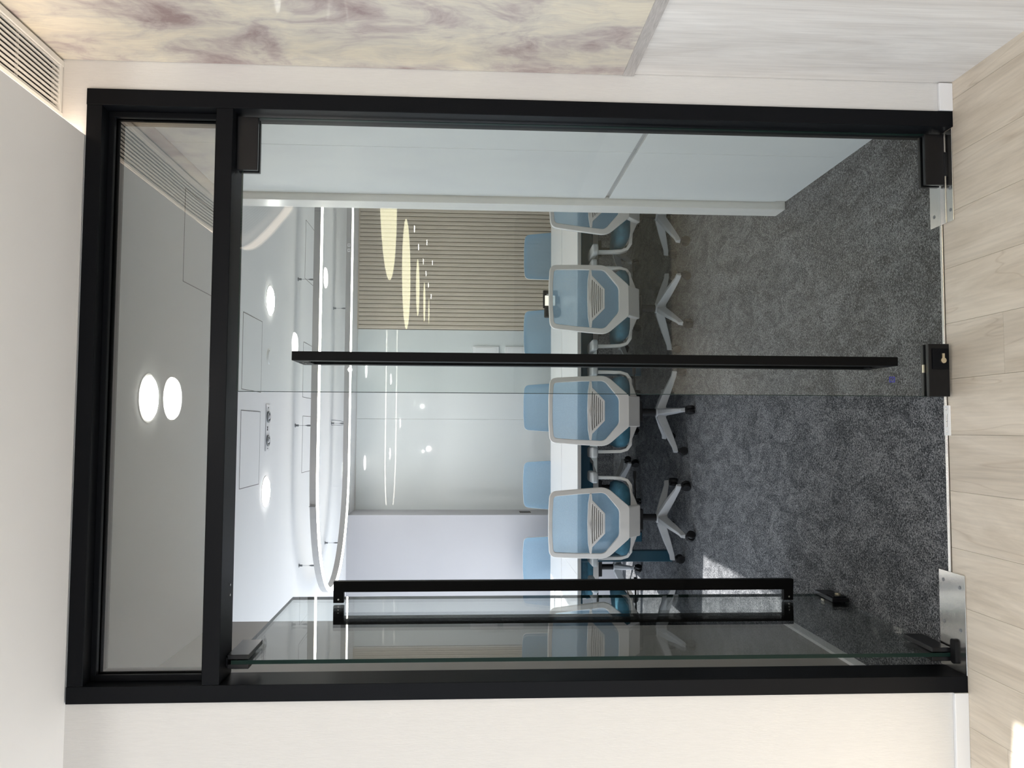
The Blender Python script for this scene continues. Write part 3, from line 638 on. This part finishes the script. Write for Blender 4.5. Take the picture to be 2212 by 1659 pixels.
        bm = bmesh.new(); prism(bm, roundpoly([(s*.284-.038, -.125), (s*.284+.038, -.125), (s*.284+.038, .125), (s*.284-.038, .125)], .03, 5), lambda p, d: (p[0], p[1]-.005, d), .627, .668)
        obj('arm_pad', bm, 'arm_pad_grey', am, .012, 3)
    return t
proto = make_chair()
def make_base(chair, ang):
    """five star base; its swivel angle differs from chair to chair"""
    if not hasattr(make_base, 'leg'):
        bm = bmesh.new()
        st = [(.0, .030, .135, .195), (.05, .028, .132, .190), (.16, .022, .098, .148), (.262, .0155, .070, .104), (.298, .0155, .066, .098)]; prev = None
        for x, wd, z0, z1 in st:
            rv = [bm.verts.new(p) for p in ((x, -wd, z0), (x, wd, z0), (x, wd*.62, z1), (x, -wd*.62, z1))]
            if prev:
                for i in range(4): bm.faces.new((prev[i], prev[(i+1) % 4], rv[(i+1) % 4], rv[i]))
            else: bm.faces.new(rv)
            prev = rv
        bm.faces.new(prev[::-1]); make_base.leg = obj('base_leg', bm, 'chair_grey', chair, .004, 2)
        bm = bmesh.new(); 
        for s in (-1, 1): cyl(bm, (0, s*.006, .029), (0, s*.025, .029), .0285, 20)
        cyl(bm, (0, -.025, .029), (0, .025, .029), .012, 12); cyl(bm, (0, 0, .03), (0, 0, .07), .008, 10); box(bm, -.020, .012, -.024, .024, .048, .060)
        make_base.caster = obj('caster', bm, 'rubber', chair, .002, 1)
        bm = bmesh.new(); cyl(bm, (0, 0, .125), (0, 0, .200), .042, 24, .036); make_base.hub = obj('hub', bm, 'chair_grey', chair, .005, 2)
        L, K = make_base.leg, make_base.caster; first = True
    else:
        h = make_base.hub.copy(); C.objects.link(h); h.parent = chair; first = False
    for i in range(5):
        a = ang+i*2*math.pi/5
        if first and i == 0: l, k = make_base.leg, make_base.caster
        else:
            l, k = make_base.leg.copy(), make_base.caster.copy()
            for q in (l, k): C.objects.link(q); q.parent = chair
        l.rotation_euler = (0, 0, a); k.location = (.290*math.cos(a), .290*math.sin(a), 0); k.rotation_euler = (0, 0, random.uniform(0, 6.28))
R = math.radians
near = [(1.532, 5.60, 3, -141, 'mesh-backed office chair half hidden by the cabinet post'), (.868, 5.62, 2, -47, 'office chair between the cabinet post and the long right door handle'),
        (.128, 5.62, 0, -88, 'office chair just left of the long right door handle, across the glass edge'), (-.61, 5.62, -1, -37, 'office chair seen through the open doorway beside the left door handle'),
        (-1.35, 5.62, -3, -8, 'leftmost near office chair, seen through the open door leaf')]
far = [(1.66, 7.30, 180, 20, 'far side office chair in front of the ribbed panel, next to the cabinet post'), (.925, 7.30, 181, 50, 'far side office chair behind the edge of the ribbed panel'),
       (.210, 7.30, 180, 5, 'far side office chair in front of the glass board joint'), (-.520, 7.30, 180, 33, 'far side office chair by the left end of the glass boards'),
       (-1.235, 7.30, 179, 61, 'far side office chair in front of the cool grey wall')]
allc = [(a, 'office chairs with backs to the door') for a in near]+[(a, 'office chairs along the far side of the table') for a in far]
chairs = []
for i, ((x, y, rz, ang, lab), grp) in enumerate(allc):
    c = proto if i == 0 else copy_tree(proto)
    chairs.append((c, ang-rz))
    c.location = (x, y, 0); c.rotation_euler = (0, 0, R(rz)); c['label'] = lab; c['category'] = 'chair'; c['group'] = grp
for c, ang in chairs: make_base(c, R(ang))
